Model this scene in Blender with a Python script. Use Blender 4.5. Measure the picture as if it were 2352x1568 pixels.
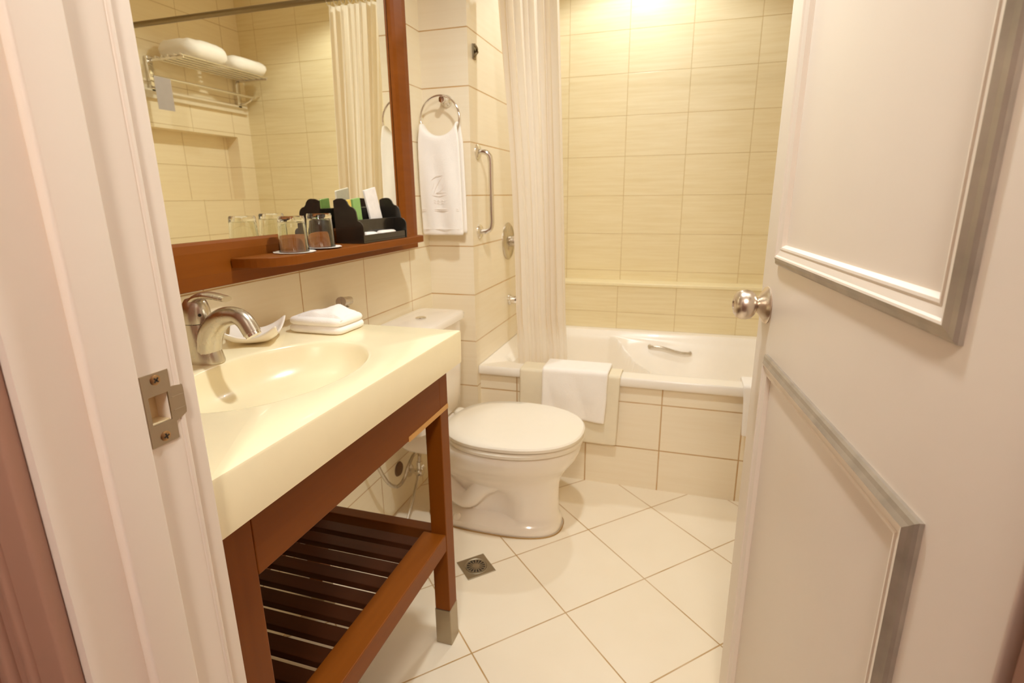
import bpy, bmesh, math, random
from mathutils import Vector, Matrix, noise
random.seed(7)
PI = math.pi
for o in list(bpy.data.objects): bpy.data.objects.remove(o)
scn = bpy.context.scene
COL = scn.collection

# ------------------------------------------------------------------ camera
FPX = 1242.72
yaw, pitch, roll = -0.3039, -0.2627, -0.0117
CAM = Vector((1.0059, 0.0, 1.1994))
cy, sy, cp, sp = math.cos(yaw), math.sin(yaw), math.cos(pitch), math.sin(pitch)
Fv = Vector((sy*cp, cy*cp, sp)); Rv = Vector((cy, -sy, 0)); Uv = Rv.cross(Fv)
c_, s_ = math.cos(roll), math.sin(roll)
Rv, Uv = c_*Rv + s_*Uv, -s_*Rv + c_*Uv
cam = bpy.data.cameras.new('camera'); camo = bpy.data.objects.new('camera', cam); COL.objects.link(camo)
m = Matrix((( Rv.x, Uv.x, -Fv.x, CAM.x), (Rv.y, Uv.y, -Fv.y, CAM.y), (Rv.z, Uv.z, -Fv.z, CAM.z), (0, 0, 0, 1)))
camo.matrix_world = m
cam.sensor_width = 36; cam.lens = FPX/2352*36; cam.clip_start = .02
cam.dof.use_dof = True; cam.dof.focus_distance = .80; cam.dof.aperture_fstop = 7.0
scn.camera = camo

# ------------------------------------------------------------------ world and lights
w = bpy.data.worlds.new('world'); scn.world = w; w.use_nodes = True
w.node_tree.nodes['Background'].inputs[0].default_value = (1, .8, .62, 1)
w.node_tree.nodes['Background'].inputs[1].default_value = .05
scn.view_settings.view_transform = 'Standard'; scn.view_settings.look = 'None'
scn.view_settings.gamma = 1; scn.view_settings.use_curve_mapping = False
scn.view_settings.exposure = -.22
LAMP_A = Vector((.74, 2.62, 2.385)); LAMP_B = Vector((.80, 1.15, 2.385)); HALL_FILL = Vector((1.12, -.75, 2.36))
def spot(name, loc, power, size, blend, col, rad=.035):
    l = bpy.data.lights.new(name, 'SPOT'); l.energy = power; l.spot_size = math.radians(size); l.spot_blend = blend
    l.color = col; l.shadow_soft_size = rad
    o = bpy.data.objects.new(name, l); o.location = loc - Vector((0, 0, .012)); COL.objects.link(o); return o
WARM = (.90, .96, 1)
spot('shower_lamp', LAMP_A, 32, 148, .35, WARM)
spot('room_lamp', LAMP_B - Vector((0, 0, .04)), 64, 172, .85, (.90, .955, .97), .045)
scn.cycles.max_bounces = 16; scn.cycles.diffuse_bounces = 12; scn.cycles.glossy_bounces = 6
lh = bpy.data.lights.new('hall_fill', 'POINT'); lh.energy = 62; lh.color = (.96, .93, .86); lh.shadow_soft_size = .14  # added fill behind the camera, brightens the jamb and door-facing surfaces
lho = bpy.data.objects.new('hall_fill', lh); lho.location = HALL_FILL - Vector((0, 0, .14)); COL.objects.link(lho)

# ------------------------------------------------------------------ materials
def newmat(name):
    m = bpy.data.materials.new(name); m.use_nodes = True
    return m, m.node_tree, m.node_tree.nodes, m.node_tree.links, m.node_tree.nodes['Principled BSDF']
def mth(nt, op, a, b=None, clamp=False):
    n = nt.nodes.new('ShaderNodeMath'); n.operation = op; n.use_clamp = clamp
    for i, v in enumerate((a, b)):
        if v is None: continue
        if isinstance(v, (int, float)): n.inputs[i].default_value = v
        else: nt.links.new(v, n.inputs[i])
    return n.outputs[0]
def mixc(nt, fac, a, b):
    n = nt.nodes.new('ShaderNodeMix'); n.data_type = 'RGBA'
    nt.links.new(fac, n.inputs[0]) if not isinstance(fac, (int, float)) else setattr(n.inputs[0], 'default_value', fac)
    for s, v in ((6, a), (7, b)):
        if isinstance(v, tuple): n.inputs[s].default_value = (*v, 1)
        else: nt.links.new(v, n.inputs[s])
    return n.outputs[2]
def plain(name, col, rough=.5, metal=0, var=.04, scale=30, bump=0., bscale=200, coat=0, ior=1.45, spec=None, sheen=0, sub=0):
    m, nt, N, L, P = newmat(name)
    tc = N.new('ShaderNodeTexCoord'); no = N.new('ShaderNodeTexNoise'); no.inputs['Scale'].default_value = scale
    no.inputs['Detail'].default_value = 4; L.new(tc.outputs['Object'], no.inputs['Vector'])
    d = tuple(max(0, c*(1-var*2)) for c in col); u = tuple(min(1, c*(1+var)) for c in col)
    L.new(mixc(nt, no.outputs[0], d, u), P.inputs['Base Color'])
    P.inputs['Roughness'].default_value = rough; P.inputs['Metallic'].default_value = metal
    P.inputs['Coat Weight'].default_value = coat; P.inputs['Sheen Weight'].default_value = sheen
    if spec is not None: P.inputs['Specular IOR Level'].default_value = spec
    if sub: P.inputs['Subsurface Weight'].default_value = sub; P.inputs['Subsurface Scale'].default_value = .01
    if bump:
        n2 = N.new('ShaderNodeTexNoise'); n2.inputs['Scale'].default_value = bscale; n2.inputs['Detail'].default_value = 3
        L.new(tc.outputs['Object'], n2.inputs['Vector'])
        b = N.new('ShaderNodeBump'); b.inputs['Strength'].default_value = bump; b.inputs['Distance'].default_value = .002
        L.new(n2.outputs[0], b.inputs['Height']); L.new(b.outputs[0], P.inputs['Normal'])
    return m
def tile(name, axis, u0, v0, wu=.3039, hv=.2, col=(.83, .70, .45), dark=(.70, .55, .30), grout=(.42, .26, .10), gw=.0035, streak=1.0, rough=.32, halfu=False):
    m, nt, N, L, P = newmat(name)
    tc = N.new('ShaderNodeTexCoord'); sx = N.new('ShaderNodeSeparateXYZ'); L.new(tc.outputs['Object'], sx.inputs[0])
    U = sx.outputs[axis]; V = sx.outputs[2]
    fu = mth(nt, 'DIVIDE', mth(nt, 'SUBTRACT', U, u0), wu); fv = mth(nt, 'DIVIDE', mth(nt, 'SUBTRACT', V, v0), hv)
    def dist(f, size):
        fr = mth(nt, 'FRACT', f); return mth(nt, 'MULTIPLY', mth(nt, 'MINIMUM', fr, mth(nt, 'SUBTRACT', 1., fr)), size)
    dv = dist(fv, hv); d = dv if wu > 5 else mth(nt, 'MINIMUM', dist(fu, wu), dv)
    g = mth(nt, 'SUBTRACT', 1., mth(nt, 'DIVIDE', mth(nt, 'SUBTRACT', d, gw*.28), gw*.35, clamp=True), clamp=True)
    # horizontal linen streaks
    cb = N.new('ShaderNodeCombineXYZ')
    cell = mth(nt, 'ADD', mth(nt, 'MULTIPLY', mth(nt, 'FLOOR', fu), 3.7), mth(nt, 'MULTIPLY', mth(nt, 'FLOOR', fv), 7.3))
    L.new(mth(nt, 'ADD', mth(nt, 'MULTIPLY', U, 2.2), cell), cb.inputs[0]); L.new(mth(nt, 'MULTIPLY', V, 42.), cb.inputs[1])
    no = N.new('ShaderNodeTexNoise'); no.inputs['Scale'].default_value = 1.6; no.inputs['Detail'].default_value = 5; no.inputs['Roughness'].default_value = .65
    L.new(cb.outputs[0], no.inputs['Vector'])
    mr = N.new('ShaderNodeMapRange'); mr.inputs[1].default_value = .35; mr.inputs[2].default_value = .68; L.new(no.outputs[0], mr.inputs[0])
    base = mixc(nt, mth(nt, 'MULTIPLY', mr.outputs[0], .55*streak), col, dark)
    # grout wear
    n3 = N.new('ShaderNodeTexNoise'); n3.inputs['Scale'].default_value = 9; L.new(tc.outputs['Object'], n3.inputs['Vector'])
    gg = mth(nt, 'MULTIPLY', g, mth(nt, 'ADD', .45, mth(nt, 'MULTIPLY', n3.outputs[0], .9)), clamp=True)
    L.new(mixc(nt, gg, base, grout), P.inputs['Base Color'])
    P.inputs['Roughness'].default_value = rough
    b = N.new('ShaderNodeBump'); b.inputs['Strength'].default_value = .4; b.inputs['Distance'].default_value = .0015
    L.new(mth(nt, 'SUBTRACT', 1., g), b.inputs['Height']); L.new(b.outputs[0], P.inputs['Normal'])
    return m
def floor_mat():
    m, nt, N, L, P = newmat('floor_tile'); s = .3053; a = .0087
    tc = N.new('ShaderNodeTexCoord')
    sub = N.new('ShaderNodeVectorMath'); sub.operation = 'SUBTRACT'; L.new(tc.outputs['Object'], sub.inputs[0]); sub.inputs[1].default_value = (.9567, 1.9779, 0)
    ds = []
    for v in ((-math.cos(a+PI/4), -math.sin(a+PI/4), 0), (math.cos(PI/4-a), -math.sin(PI/4-a), 0)):
        dt = N.new('ShaderNodeVectorMath'); dt.operation = 'DOT_PRODUCT'; L.new(sub.outputs[0], dt.inputs[0]); dt.inputs[1].default_value = v
        fr = mth(nt, 'FRACT', mth(nt, 'DIVIDE', dt.outputs['Value'], s))
        ds.append(mth(nt, 'MULTIPLY', mth(nt, 'MINIMUM', fr, mth(nt, 'SUBTRACT', 1., fr)), s))
    g = mth(nt, 'SUBTRACT', 1., mth(nt, 'DIVIDE', mth(nt, 'SUBTRACT', mth(nt, 'MINIMUM', ds[0], ds[1]), .0013), .0013, clamp=True), clamp=True)
    no = N.new('ShaderNodeTexNoise'); no.inputs['Scale'].default_value = 6; no.inputs['Detail'].default_value = 6; L.new(tc.outputs['Object'], no.inputs['Vector'])
    base = mixc(nt, no.outputs[0], (.85, .75, .58), (.90, .82, .67))
    n3 = N.new('ShaderNodeTexNoise'); n3.inputs['Scale'].default_value = 7; L.new(tc.outputs['Object'], n3.inputs['Vector'])
    gg = mth(nt, 'MULTIPLY', g, mth(nt, 'ADD', .35, n3.outputs[0]), clamp=True)
    L.new(mixc(nt, gg, base, (.46, .27, .08)), P.inputs['Base Color'])
    P.inputs['Roughness'].default_value = .38
    b = N.new('ShaderNodeBump'); b.inputs['Strength'].default_value = .4; b.inputs['Distance'].default_value = .0015
    L.new(mth(nt, 'SUBTRACT', 1., g), b.inputs['Height']); L.new(b.outputs[0], P.inputs['Normal'])
    return m
def wood(name, c1, c2, axis=1, rough=.42):
    m, nt, N, L, P = newmat(name)
    tc = N.new('ShaderNodeTexCoord'); mp = N.new('ShaderNodeMapping'); L.new(tc.outputs['Object'], mp.inputs[0])
    sc = [55, 55, 55]; sc[axis] = 3; mp.inputs['Scale'].default_value = sc
    no = N.new('ShaderNodeTexNoise'); no.inputs['Scale'].default_value = 1; no.inputs['Detail'].default_value = 6; L.new(mp.outputs[0], no.inputs['Vector'])
    L.new(mixc(nt, no.outputs[0], c1, c2), P.inputs['Base Color']); P.inputs['Roughness'].default_value = rough; P.inputs['Specular IOR Level'].default_value = .16
    return m
def brushed(name, col, rough=.28, aniso=.4):
    m, nt, N, L, P = newmat(name)
    tc = N.new('ShaderNodeTexCoord'); mp = N.new('ShaderNodeMapping'); L.new(tc.outputs['Object'], mp.inputs[0]); mp.inputs['Scale'].default_value = (60, 60, 10)
    no = N.new('ShaderNodeTexNoise'); no.inputs['Scale'].default_value = 1; L.new(mp.outputs[0], no.inputs['Vector'])
    P.inputs['Metallic'].default_value = 1; P.inputs['Base Color'].default_value = (*col, 1)
    L.new(mth(nt, 'ADD', rough-.02, mth(nt, 'MULTIPLY', no.outputs[0], .04)), P.inputs['Roughness'])
    return m

TCOL = (.83, .71, .47); TDK = (.72, .57, .32)
M_back = tile('back_wall_tile', 0, .3823, 1.1934, col=(.84, .74, .49), dark=(.74, .61, .34), grout=(.58, .43, .20), gw=.003, streak=1.2)
M_backlow = tile('back_wall_low_tile', 0, .688-.3039, .5816, col=(.84, .74, .49), dark=(.74, .61, .34), grout=(.58, .43, .20), gw=.003, streak=1.2)
M_side = tile('side_wall_tile', 1, 2.0746, 1.203, wu=9, col=(.87, .78, .60), dark=(.80, .68, .48), grout=(.52, .29, .08), gw=.0045, streak=.6)
M_left = tile('left_wall_tile', 1, 1.251, 1.203, wu=.322, col=(.91, .83, .63), dark=(.85, .74, .52), grout=(.52, .29, .08), gw=.0035, streak=.6)
M_right = tile('right_wall_tile', 1, 2.603, 1.1934, col=(.86, .75, .54), dark=(.78, .64, .42), grout=(.50, .34, .14), gw=.003, streak=.8)
M_apron = tile('apron_tile', 0, .362, -.0199, wu=.3038, hv=.2, col=(.90, .81, .63), dark=(.83, .71, .50), grout=(.50, .28, .08), gw=.005, streak=.6)
M_front = plain('inner_wall_paint', (.80, .70, .52), .5)
M_ceil = plain('ceiling_paint', (.92, .89, .82), .7)
M_floor = floor_mat()
M_white = plain('white_door_paint', (.88, .79, .69), .34, var=.015, scale=8, bump=.05, bscale=60)
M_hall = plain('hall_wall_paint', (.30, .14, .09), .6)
M_hallf = plain('hall_carpet', (.18, .08, .05), .9, bump=.4)
M_silver = plain('worn_silver_paint', (.46, .40, .33), .38, metal=.5, var=.22, scale=26, bump=.1, bscale=90)
M_porc = plain('porcelain', (.94, .88, .79), .12, var=.01, coat=.3)
M_seat = plain('seat_plastic', (.90, .84, .72), .20, var=.01)
M_tub = plain('tub_acrylic', (.92, .87, .78), .28, var=.01, coat=.1)
M_cream = plain('cream_cultured_marble', (.94, .84, .57), .24, var=.015, coat=.15, sub=0)
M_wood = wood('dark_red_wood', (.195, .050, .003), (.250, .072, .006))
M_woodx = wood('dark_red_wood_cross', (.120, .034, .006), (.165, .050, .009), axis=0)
M_slat = wood('shaded_slat_wood', (.055, .016, .006), (.085, .026, .010), axis=0)  # shade under the counter put into a darker slat colour
M_woodz = wood('dark_red_wood_upright', (.195, .050, .003), (.250, .072, .006), axis=2)
M_raw = wood('bare_wood', (.62, .33, .10), (.78, .47, .18))
M_chrome = brushed('chrome', (.80, .77, .72), .10)
M_nickel = brushed('brushed_nickel', (.62, .56, .47), .27)
M_knob = brushed('satin_nickel', (.74, .65, .55), .30)
M_plate = brushed('strike_steel', (.50, .42, .32), .38)
M_screw = brushed('brass_screw', (.45, .28, .14), .35)
M_dark = plain('dark_gap', (.03, .022, .015), .7)
M_towel = plain('terry_towel', (.96, .92, .86), .95, var=.02, bump=.5, bscale=420, sheen=.3)
M_cloth = plain('bath_mat_cloth', (.84, .76, .58), .9, var=.03, bump=.4, bscale=300)
M_black = plain('black_lacquer', (.018, .014, .010), .22, var=.1, coat=.3)
M_card = plain('white_card', (.92, .86, .79), .6)
M_rubber = plain('grout_stain', (.42, .25, .08), .8)
M_capmetal = brushed('leg_cap_metal', (.42, .35, .25), .4)
m_, nt_, N_, L_, P_ = newmat('mirror_glass')
P_.inputs['Metallic'].default_value = 1; P_.inputs['Roughness'].default_value = .012; P_.inputs['Base Color'].default_value = (.94, .93, .80, 1); M_mirror = m_
m_, nt_, N_, L_, P_ = newmat('clear_glass')
P_.inputs['Transmission Weight'].default_value = 1; P_.inputs['Roughness'].default_value = .01; P_.inputs['IOR'].default_value = 1.46; P_.inputs['Base Color'].default_value = (.97, .98, .93, 1); M_glass = m_
m_, nt_, N_, L_, P_ = newmat('curtain_fabric')
tc = N_.new('ShaderNodeTexCoord'); no = N_.new('ShaderNodeTexNoise'); no.inputs['Scale'].default_value = 18; no.inputs['Distortion'].default_value = 2.5
L_.new(tc.outputs['Object'], no.inputs['Vector'])
L_.new(mixc(nt_, no.outputs[0], (.91, .86, .77), (.95, .91, .83)), P_.inputs['Base Color']); P_.inputs['Roughness'].default_value = .6
tr = N_.new('ShaderNodeBsdfTranslucent'); tr.inputs[0].default_value = (.93, .86, .74, 1)
mx = N_.new('ShaderNodeMixShader'); mx.inputs[0].default_value = .42; L_.new(P_.outputs[0], mx.inputs[1]); L_.new(tr.outputs[0], mx.inputs[2])
L_.new(mx.outputs[0], N_['Material Output'].inputs[0]); M_curtain = m_
def emis(name, col, s):
    m, nt, N, L, P = newmat(name); P.inputs['Base Color'].default_value = (*col, 1)
    P.inputs['Emission Color'].default_value = (*col, 1); P.inputs['Emission Strength'].default_value = s; return m
M_lens = emis('lamp_lens', (1, .85, .62), 6)

# ------------------------------------------------------------------ mesh helpers
def nb(): return bmesh.new()
def merge(bm, t):
    me = bpy.data.meshes.new('t'); t.to_mesh(me); t.free(); bm.from_mesh(me); bpy.data.meshes.remove(me); return bm
def box(bm, x0, x1, y0, y1, z0, z1, bev=0, seg=2, M=None):
    t = nb(); vs = [t.verts.new((x, y, z)) for x in (x0, x1) for y in (y0, y1) for z in (z0, z1)]
    for f in ((0, 1, 3, 2), (4, 6, 7, 5), (0, 4, 5, 1), (2, 3, 7, 6), (0, 2, 6, 4), (1, 5, 7, 3)): t.faces.new([vs[i] for i in f])
    if bev: bmesh.ops.bevel(t, geom=list(t.edges), offset=bev, segments=seg, affect='EDGES', profile=.5)
    if M is not None: bmesh.ops.transform(t, matrix=M, verts=t.verts)
    bmesh.ops.recalc_face_normals(t, faces=t.faces)
    return merge(bm, t)
def rings(bm, rs, closed=True, cap0=True, cap1=True):
    t = nb(); R_ = [[t.verts.new(p) for p in r] for r in rs]; n = len(rs[0])
    for a, b in zip(R_, R_[1:]):
        for i in range(n if closed else n-1):
            j = (i+1) % n; t.faces.new((a[i], a[j], b[j], b[i]))
    if cap0 and closed: t.faces.new(R_[0][::-1])
    if cap1 and closed: t.faces.new(R_[-1])
    bmesh.ops.recalc_face_normals(t, faces=t.faces)
    return merge(bm, t)
def frame(d):
    d = d.normalized(); u = Vector((0, 0, 1)) if abs(d.z) < .95 else Vector((1, 0, 0))
    a = d.cross(u).normalized(); return a, a.cross(d).normalized()
def tube(bm, pts, r, n=14, closed=False, flat=1.0):
    P = [Vector(p) for p in pts]; k = len(P); rs = []
    rad = r if isinstance(r, (list, tuple)) else [r]*k
    pa = None
    for i, p in enumerate(P):
        if closed: d = P[(i+1) % k] - P[i-1]
        else: d = P[min(i+1, k-1)] - P[max(i-1, 0)]
        if pa is None: a, b = frame(d)
        else:
            dn = d.normalized(); a = (pa - dn*pa.dot(dn)).normalized(); b = a.cross(dn).normalized()
        pa = a
        rs.append([p + a*math.cos(2*PI*j/n)*rad[i] + b*math.sin(2*PI*j/n)*rad[i]*flat for j in range(n)])
    if closed: return rings(bm, rs + [rs[0]], cap0=False, cap1=False)
    return rings(bm, rs)
def smooth_path(pts, n=8):
    P = [Vector(p) for p in pts]; out = []
    for i in range(len(P)-1):
        p0, p1, p2, p3 = P[max(i-1, 0)], P[i], P[i+1], P[min(i+2, len(P)-1)]
        for k in range(n):
            t = k/n
            out.append(.5*((2*p1)+(-p0+p2)*t+(2*p0-5*p1+4*p2-p3)*t*t+(-p0+3*p1-3*p2+p3)*t**3))
    out.append(P[-1]); return out
def lathe(bm, prof, org, axis=(0, 0, 1), n=32):
    ax = Vector(axis).normalized(); a, b = frame(ax); o = Vector(org)
    rs = [[o + ax*h + (a*math.cos(2*PI*j/n) + b*math.sin(2*PI*j/n))*max(r, 1e-5) for j in range(n)] for r, h in prof]
    return rings(bm, rs)
def extr(bm, poly, v0, v1, bev=0):
    """poly: list of 3D points of a planar outline; offset vectors v0 -> v1"""
    return rings(bm, [[Vector(p)+Vector(v0) for p in poly], [Vector(p)+Vector(v1) for p in poly]])
def obj(name, bm, mat, parent=None, smooth=False, label=None, local=False):
    me = bpy.data.meshes.new(name)
    if smooth:
        for f in bm.faces: f.smooth = True
    bm.to_mesh(me); bm.free()
    o = bpy.data.objects.new(name, me); COL.objects.link(o)
    if mat: me.materials.append(mat)
    if parent is not None:
        M = Matrix.Identity(4); p = parent
        while p is not None: M = p.matrix_basis @ M; p = p.parent
        o.parent = parent
        if not local: me.transform(M.inverted())
    if label: o['label'] = label
    if smooth:
        try: me.set_sharp_from_angle(angle=math.radians(42))
        except Exception: pass
    return o
def mod_sub(o, lv=1):
    s = o.modifiers.new('s', 'SUBSURF'); s.levels = lv; s.render_levels = lv; return o
def mod_solid(o, th, off=0):
    s = o.modifiers.new('t', 'SOLIDIFY'); s.thickness = th; s.offset = off; return o
def thing(name, label, cat, loc=(0, 0, 0), rotz=0, group=None):
    o = bpy.data.objects.new(name, None); COL.objects.link(o); o.location = loc; o.rotation_euler = (0, 0, rotz); o.empty_display_size = .1
    o.matrix_basis = Matrix.Translation(loc) @ Matrix.Rotation(rotz, 4, 'Z')
    return tag(o, label, cat, group)
def tag(o, label, cat, group=None):
    o['label'] = label; o['category'] = cat
    if group: o['group'] = group
    return o
def struct(name, bm, mat, label=None, smooth=False):
    o = obj(name, bm, mat, smooth=smooth); o['kind'] = 'structure'
    if label: o['label'] = label
    return o
def dup(root, loc, label, group=None):
    r = root.copy(); COL.objects.link(r); r.location = loc; r['label'] = label
    if group: r['group'] = group
    for ch in list(root.children):
        c = ch.copy(); COL.objects.link(c); c.parent = r
    return r
def nz(x, y, z=0): return noise.noise(Vector((x, y, z)))

# ------------------------------------------------------------------ room shell
YB, YBL, XR, XP, YP, YT = 3.0462, 2.93, 1.72, .1953, 2.0746, 2.117
ZC = 2.40
struct('floor', box(nb(), -.1, 1.9, .262, 3.15, -.1, 0), M_floor, 'cream floor tiles laid diagonally')
struct('floor_hall', box(nb(), -.6, 2.3, -1.4, .262, -.1, -.002), M_hallf, 'dark hallway floor')
struct('ceiling', box(nb(), -.6, 2.3, -1.4, 3.15, ZC, 2.5), M_ceil, 'pale ceiling')
struct('wall_left', box(nb(), -.1, 0, .385, YP+.02, 0, ZC), M_left, 'cream tiled wall behind the vanity and toilet')
b = nb(); box(b, -.1, XP, YP, 3.15, 0, ZC)
o = struct('wall_pier', b, M_side, 'tiled pier between toilet and bathtub')
b = nb(); box(b, XP, 1.82, YB, 3.15, .74, ZC); struct('wall_back', b, M_back, 'olive cream tiled wall behind the bathtub')
b = nb(); box(b, XP, XR, YBL, 3.15, 0, .725); struct('wall_back_lower', b, M_backlow, 'thicker lower part of the tiled bathtub wall')
b = nb(); box(b, XP, XR, YBL-.006, YB, .725, .742, .003); struct('trim_1', b, plain('ledge_stone', (.88, .78, .50), .3), 'narrow pale ledge along the bathtub wall')
b = nb()   # right wall with niche z 1.20..1.573, y 2.30..2.93
NY0, NY1, NZ0, NZ1, ND = 2.28, 2.93, 1.20, 1.573, .09
for (y0, y1, z0, z1) in ((.385, NY0, 0, ZC), (NY1, YB, 0, ZC), (NY0, NY1, 0, NZ0), (NY0, NY1, NZ1, ZC)): box(b, XR, XR+.1, y0, y1, z0, z1)
box(b, XR+ND, XR+.1, NY0, NY1, NZ0, NZ1)
struct('wall_right', b, M_right, 'tiled wall with a recessed niche')
b = nb(); box(b, XR-.022, XR, 2.15, YB-.02, 1.712, 1.760, .004); struct('trim_2', b, M_front, 'pale moulding above the wall niche')
b = nb(); box(b, -.6, .502, .265, .385, 0, ZC); box(b, 1.262, 2.3, .265, .385, 0, ZC); box(b, .502, 1.262, .265, .385, 2.06, ZC)
struct('wall_front', b, M_hall, 'wall with the bathroom doorway')
b = nb(); box(b, -.6, -.5, -1.4, .265, 0, ZC); struct('wall_hall_left', b, M_hall)
b = nb(); box(b, 2.2, 2.3, -1.4, .265, 0, ZC); struct('wall_hall_right', b, M_hall)
b = nb(); box(b, -.6, 2.3, -1.5, -1.4, 0, ZC); struct('wall_hall_back', b, M_hall)

# bathtub apron
b = nb(); box(b, XP, XR, YT, YT+.05, 0, .452); struct('wall_apron', b, M_apron, 'tiled front of the bathtub')

# ------------------------------------------------------------------ door frame
JX = .522
b = nb()
HY0, HY1, HZ0, HZ1 = .363, .3845, .985, 1.0145
# jamb board built around the latch pocket
box(b, .500, JX, .262, .3975, 0, HZ0); box(b, .500, JX, .262, .3975, HZ1, 2.04)
box(b, .500, JX, .262, HY0, HZ0, HZ1); box(b, .500, JX, HY1, .3975, HZ0, HZ1); box(b, .500, .503, HY0, HY1, HZ0, HZ1)
jamb = struct('trim_3', b, M_white, 'white painted left door jamb')
obj('door_stop', box(nb(), JX, .535, .307, .350, 0, 2.03, .003, 3), M_white, jamb, True)
obj('inner_casing', box(nb(), .44, .5175, .3975, .4245, 0, 2.06, .004, 3), M_white, jamb, True)
obj('edge_bead', box(nb(), .515, .5232, .3935, .4005, 0, 2.04, .0025, 3), M_white, jamb, True)
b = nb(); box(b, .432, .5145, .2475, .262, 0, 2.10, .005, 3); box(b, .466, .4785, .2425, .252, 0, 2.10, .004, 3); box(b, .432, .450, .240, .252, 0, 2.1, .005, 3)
obj('outer_casing', b, plain('casing_shade_paint', (.42, .24, .17), .42, var=.02), jamb, True)  # hall-side shade of the casing put into its dark paint
# strike plate (y-z outline at x = JX)
b = nb(); x0, x1 = JX-.0005, JX+.0014
y0, y1, yl = .3585, .3885, .4015
for (a0, a1, c0, c1) in ((y0, y1, .963, HZ0), (y0, y1, HZ1, 1.037), (y0, HY0, HZ0, HZ1), (HY1, y1, HZ0, HZ1)): box(b, x0, x1, a0, a1, c0, c1)
t = [(y1, .981), (y1+.004, .982), (yl, .986), (yl+.0005, .990), (yl+.0005, 1.012), (yl, 1.0165), (y1+.004, 1.018), (y1, 1.018)]
extr(b, [(x0, p[0], p[1]) for p in t], (0, 0, 0), (x1-x0, 0, 0))
box(b, x1, x1+.0008, y1-.001, yl, .9925, .9932); box(b, x1, x1+.0008, y1-.001, yl, 1.0065, 1.0072)
sp_ = obj('strike_plate', b, M_plate, jamb, label='worn steel strike plate')
b = nb(); box(b, .5032, .5045, HY0, HY1, HZ0, HZ1); box(b, .5045, x0, HY0, HY0+.001, HZ0, HZ1); box(b, .5045, x0, HY0+.001, HY1-.001, HZ0, HZ0+.001)
obj('latch_pocket', b, plain('pocket_cream', (.78, .66, .42), .5), jamb)
for z in (.971, 1.030):
    b = nb(); lathe(b, [(0, 0), (.0052, 0), (.0052, .0007), (.0040, .0014), (0, .0016)], (x1, .3735, z), (1, 0, 0), 24)
    s = obj('screw', b, M_screw, sp_, True)
    b = nb(); q = .75 if z > 1 else .3
    for a in (q, q+PI/2):
        M = Matrix.Translation((x1+.0018, .3735, z)) @ Matrix.Rotation(a, 4, 'X'); box(b, -.0004, .0003, -.0030, .0030, -.0006, .0006, M=M)
    obj('screw_slot', b, M_dark, s)
# right jamb
b = nb(); box(b, 1.2405, 1.262, .262, .383, 0, 2.04); box(b, 1.229, 1.2405, .300, .342, 0, 2.03, .003)
rj = struct('trim_4', b, M_hall, 'shaded right door jamb')  # dark hall colour stands in for the jamb's shade beside the door
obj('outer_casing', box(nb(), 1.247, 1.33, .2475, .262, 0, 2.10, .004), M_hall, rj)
b = nb(); box(b, .500, 1.262, .262, .383, 2.035, 2.06); struct('trim_5', b, M_white, 'head of the door frame')

# ------------------------------------------------------------------ door leaf (opened inwards)
dth = math.atan2(.99396, -.10973)
dh = bpy.data.objects.new('door_1', None); COL.objects.link(dh); dh['kind'] = 'structure'; dh['label'] = 'white panelled door standing open'
dh.location = (1.2376, .395, 0); dh.rotation_euler = (0, 0, dth); dh.matrix_basis = Matrix.Translation((1.2376, .395, 0)) @ Matrix.Rotation(dth, 4, 'Z')
obj('door_leaf', box(nb(), 0, .735, -.04, 0, .012, 2.03, .0025, 3), M_white, dh, True, local=True)
def moulding(x0, x1, z0, z1):
    # profile offsets inward (d) and height (h): outer silver band then white inner band
    def ringsfor(pr):
        return [[(x0+d, h, z0+d), (x1-d, h, z0+d), (x1-d, h, z1-d), (x0+d, h, z1-d)] for d, h in pr]
    b = nb(); rings(b, ringsfor([(0, 0), (0, .004), (.003, .0065), (.008, .008), (.0125, .0105), (.0135, .0110)]), cap0=False, cap1=False)
    a = obj('silver_moulding', b, M_silver, dh, local=True, label='worn silver outer band of panel moulding')
    b = nb(); rings(b, ringsfor([(.0135, .0110), (.016, .0105), (.018, .0085), (.027, .0060), (.029, .0072), (.032, .0066), (.0355, .001), (.0355, 0)]), cap0=False, cap1=False)
    obj('white_moulding', b, M_white, dh, local=True)
moulding(.11, .645, 1.0795, 1.86)
moulding(.11, .645, .12, .9175)
kx, kz = .685, 1.0
b = nb(); lathe(b, [(0, 0), (.0335, 0), (.0345, .0015), (.033, .004), (.026, .009), (.0165, .0155), (.0145, .018), (0, .018)], (kx, 0, kz), (0, 1, 0), 40)
kr = obj('knob_rose', b, M_knob, dh, True, local=True)
b = nb(); lathe(b, [(.0115, 0), (.0115, .0085), (.013, .010), (.020, .0125), (.0255, .018), (.0278, .0265), (.0272, .035), (.0235, .043), (.017, .0475), (.010, .049), (.0085, .0465), (0, .046)], (kx, .010, kz), (0, 1, 0), 40)
obj('knob', b, M_knob, dh, True, local=True, label='satin nickel round door knob')
b = nb(); box(b, .7335, .7365, -.031, -.009, kz-.03, kz+.03); obj('latch_plate', b, M_plate, dh, local=True)
b = nb(); lathe(b, [(0, 0), (.033, 0), (.03, .006), (.015, .015), (.0105, .018), (.0105, .034), (.022, .042), (.026, .054), (.02, .068), (0, .072)], (kx, -.04, kz), (0, -1, 0), 32)
obj('knob', b, M_knob, dh, True, local=True)
for z in (.3, 1.7):
    b = nb(); tube(b, [(-.006, -.044, z-.045), (-.006, -.044, z+.045)], .006); obj('hinge', b, M_nickel, dh, True, local=True)

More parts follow.
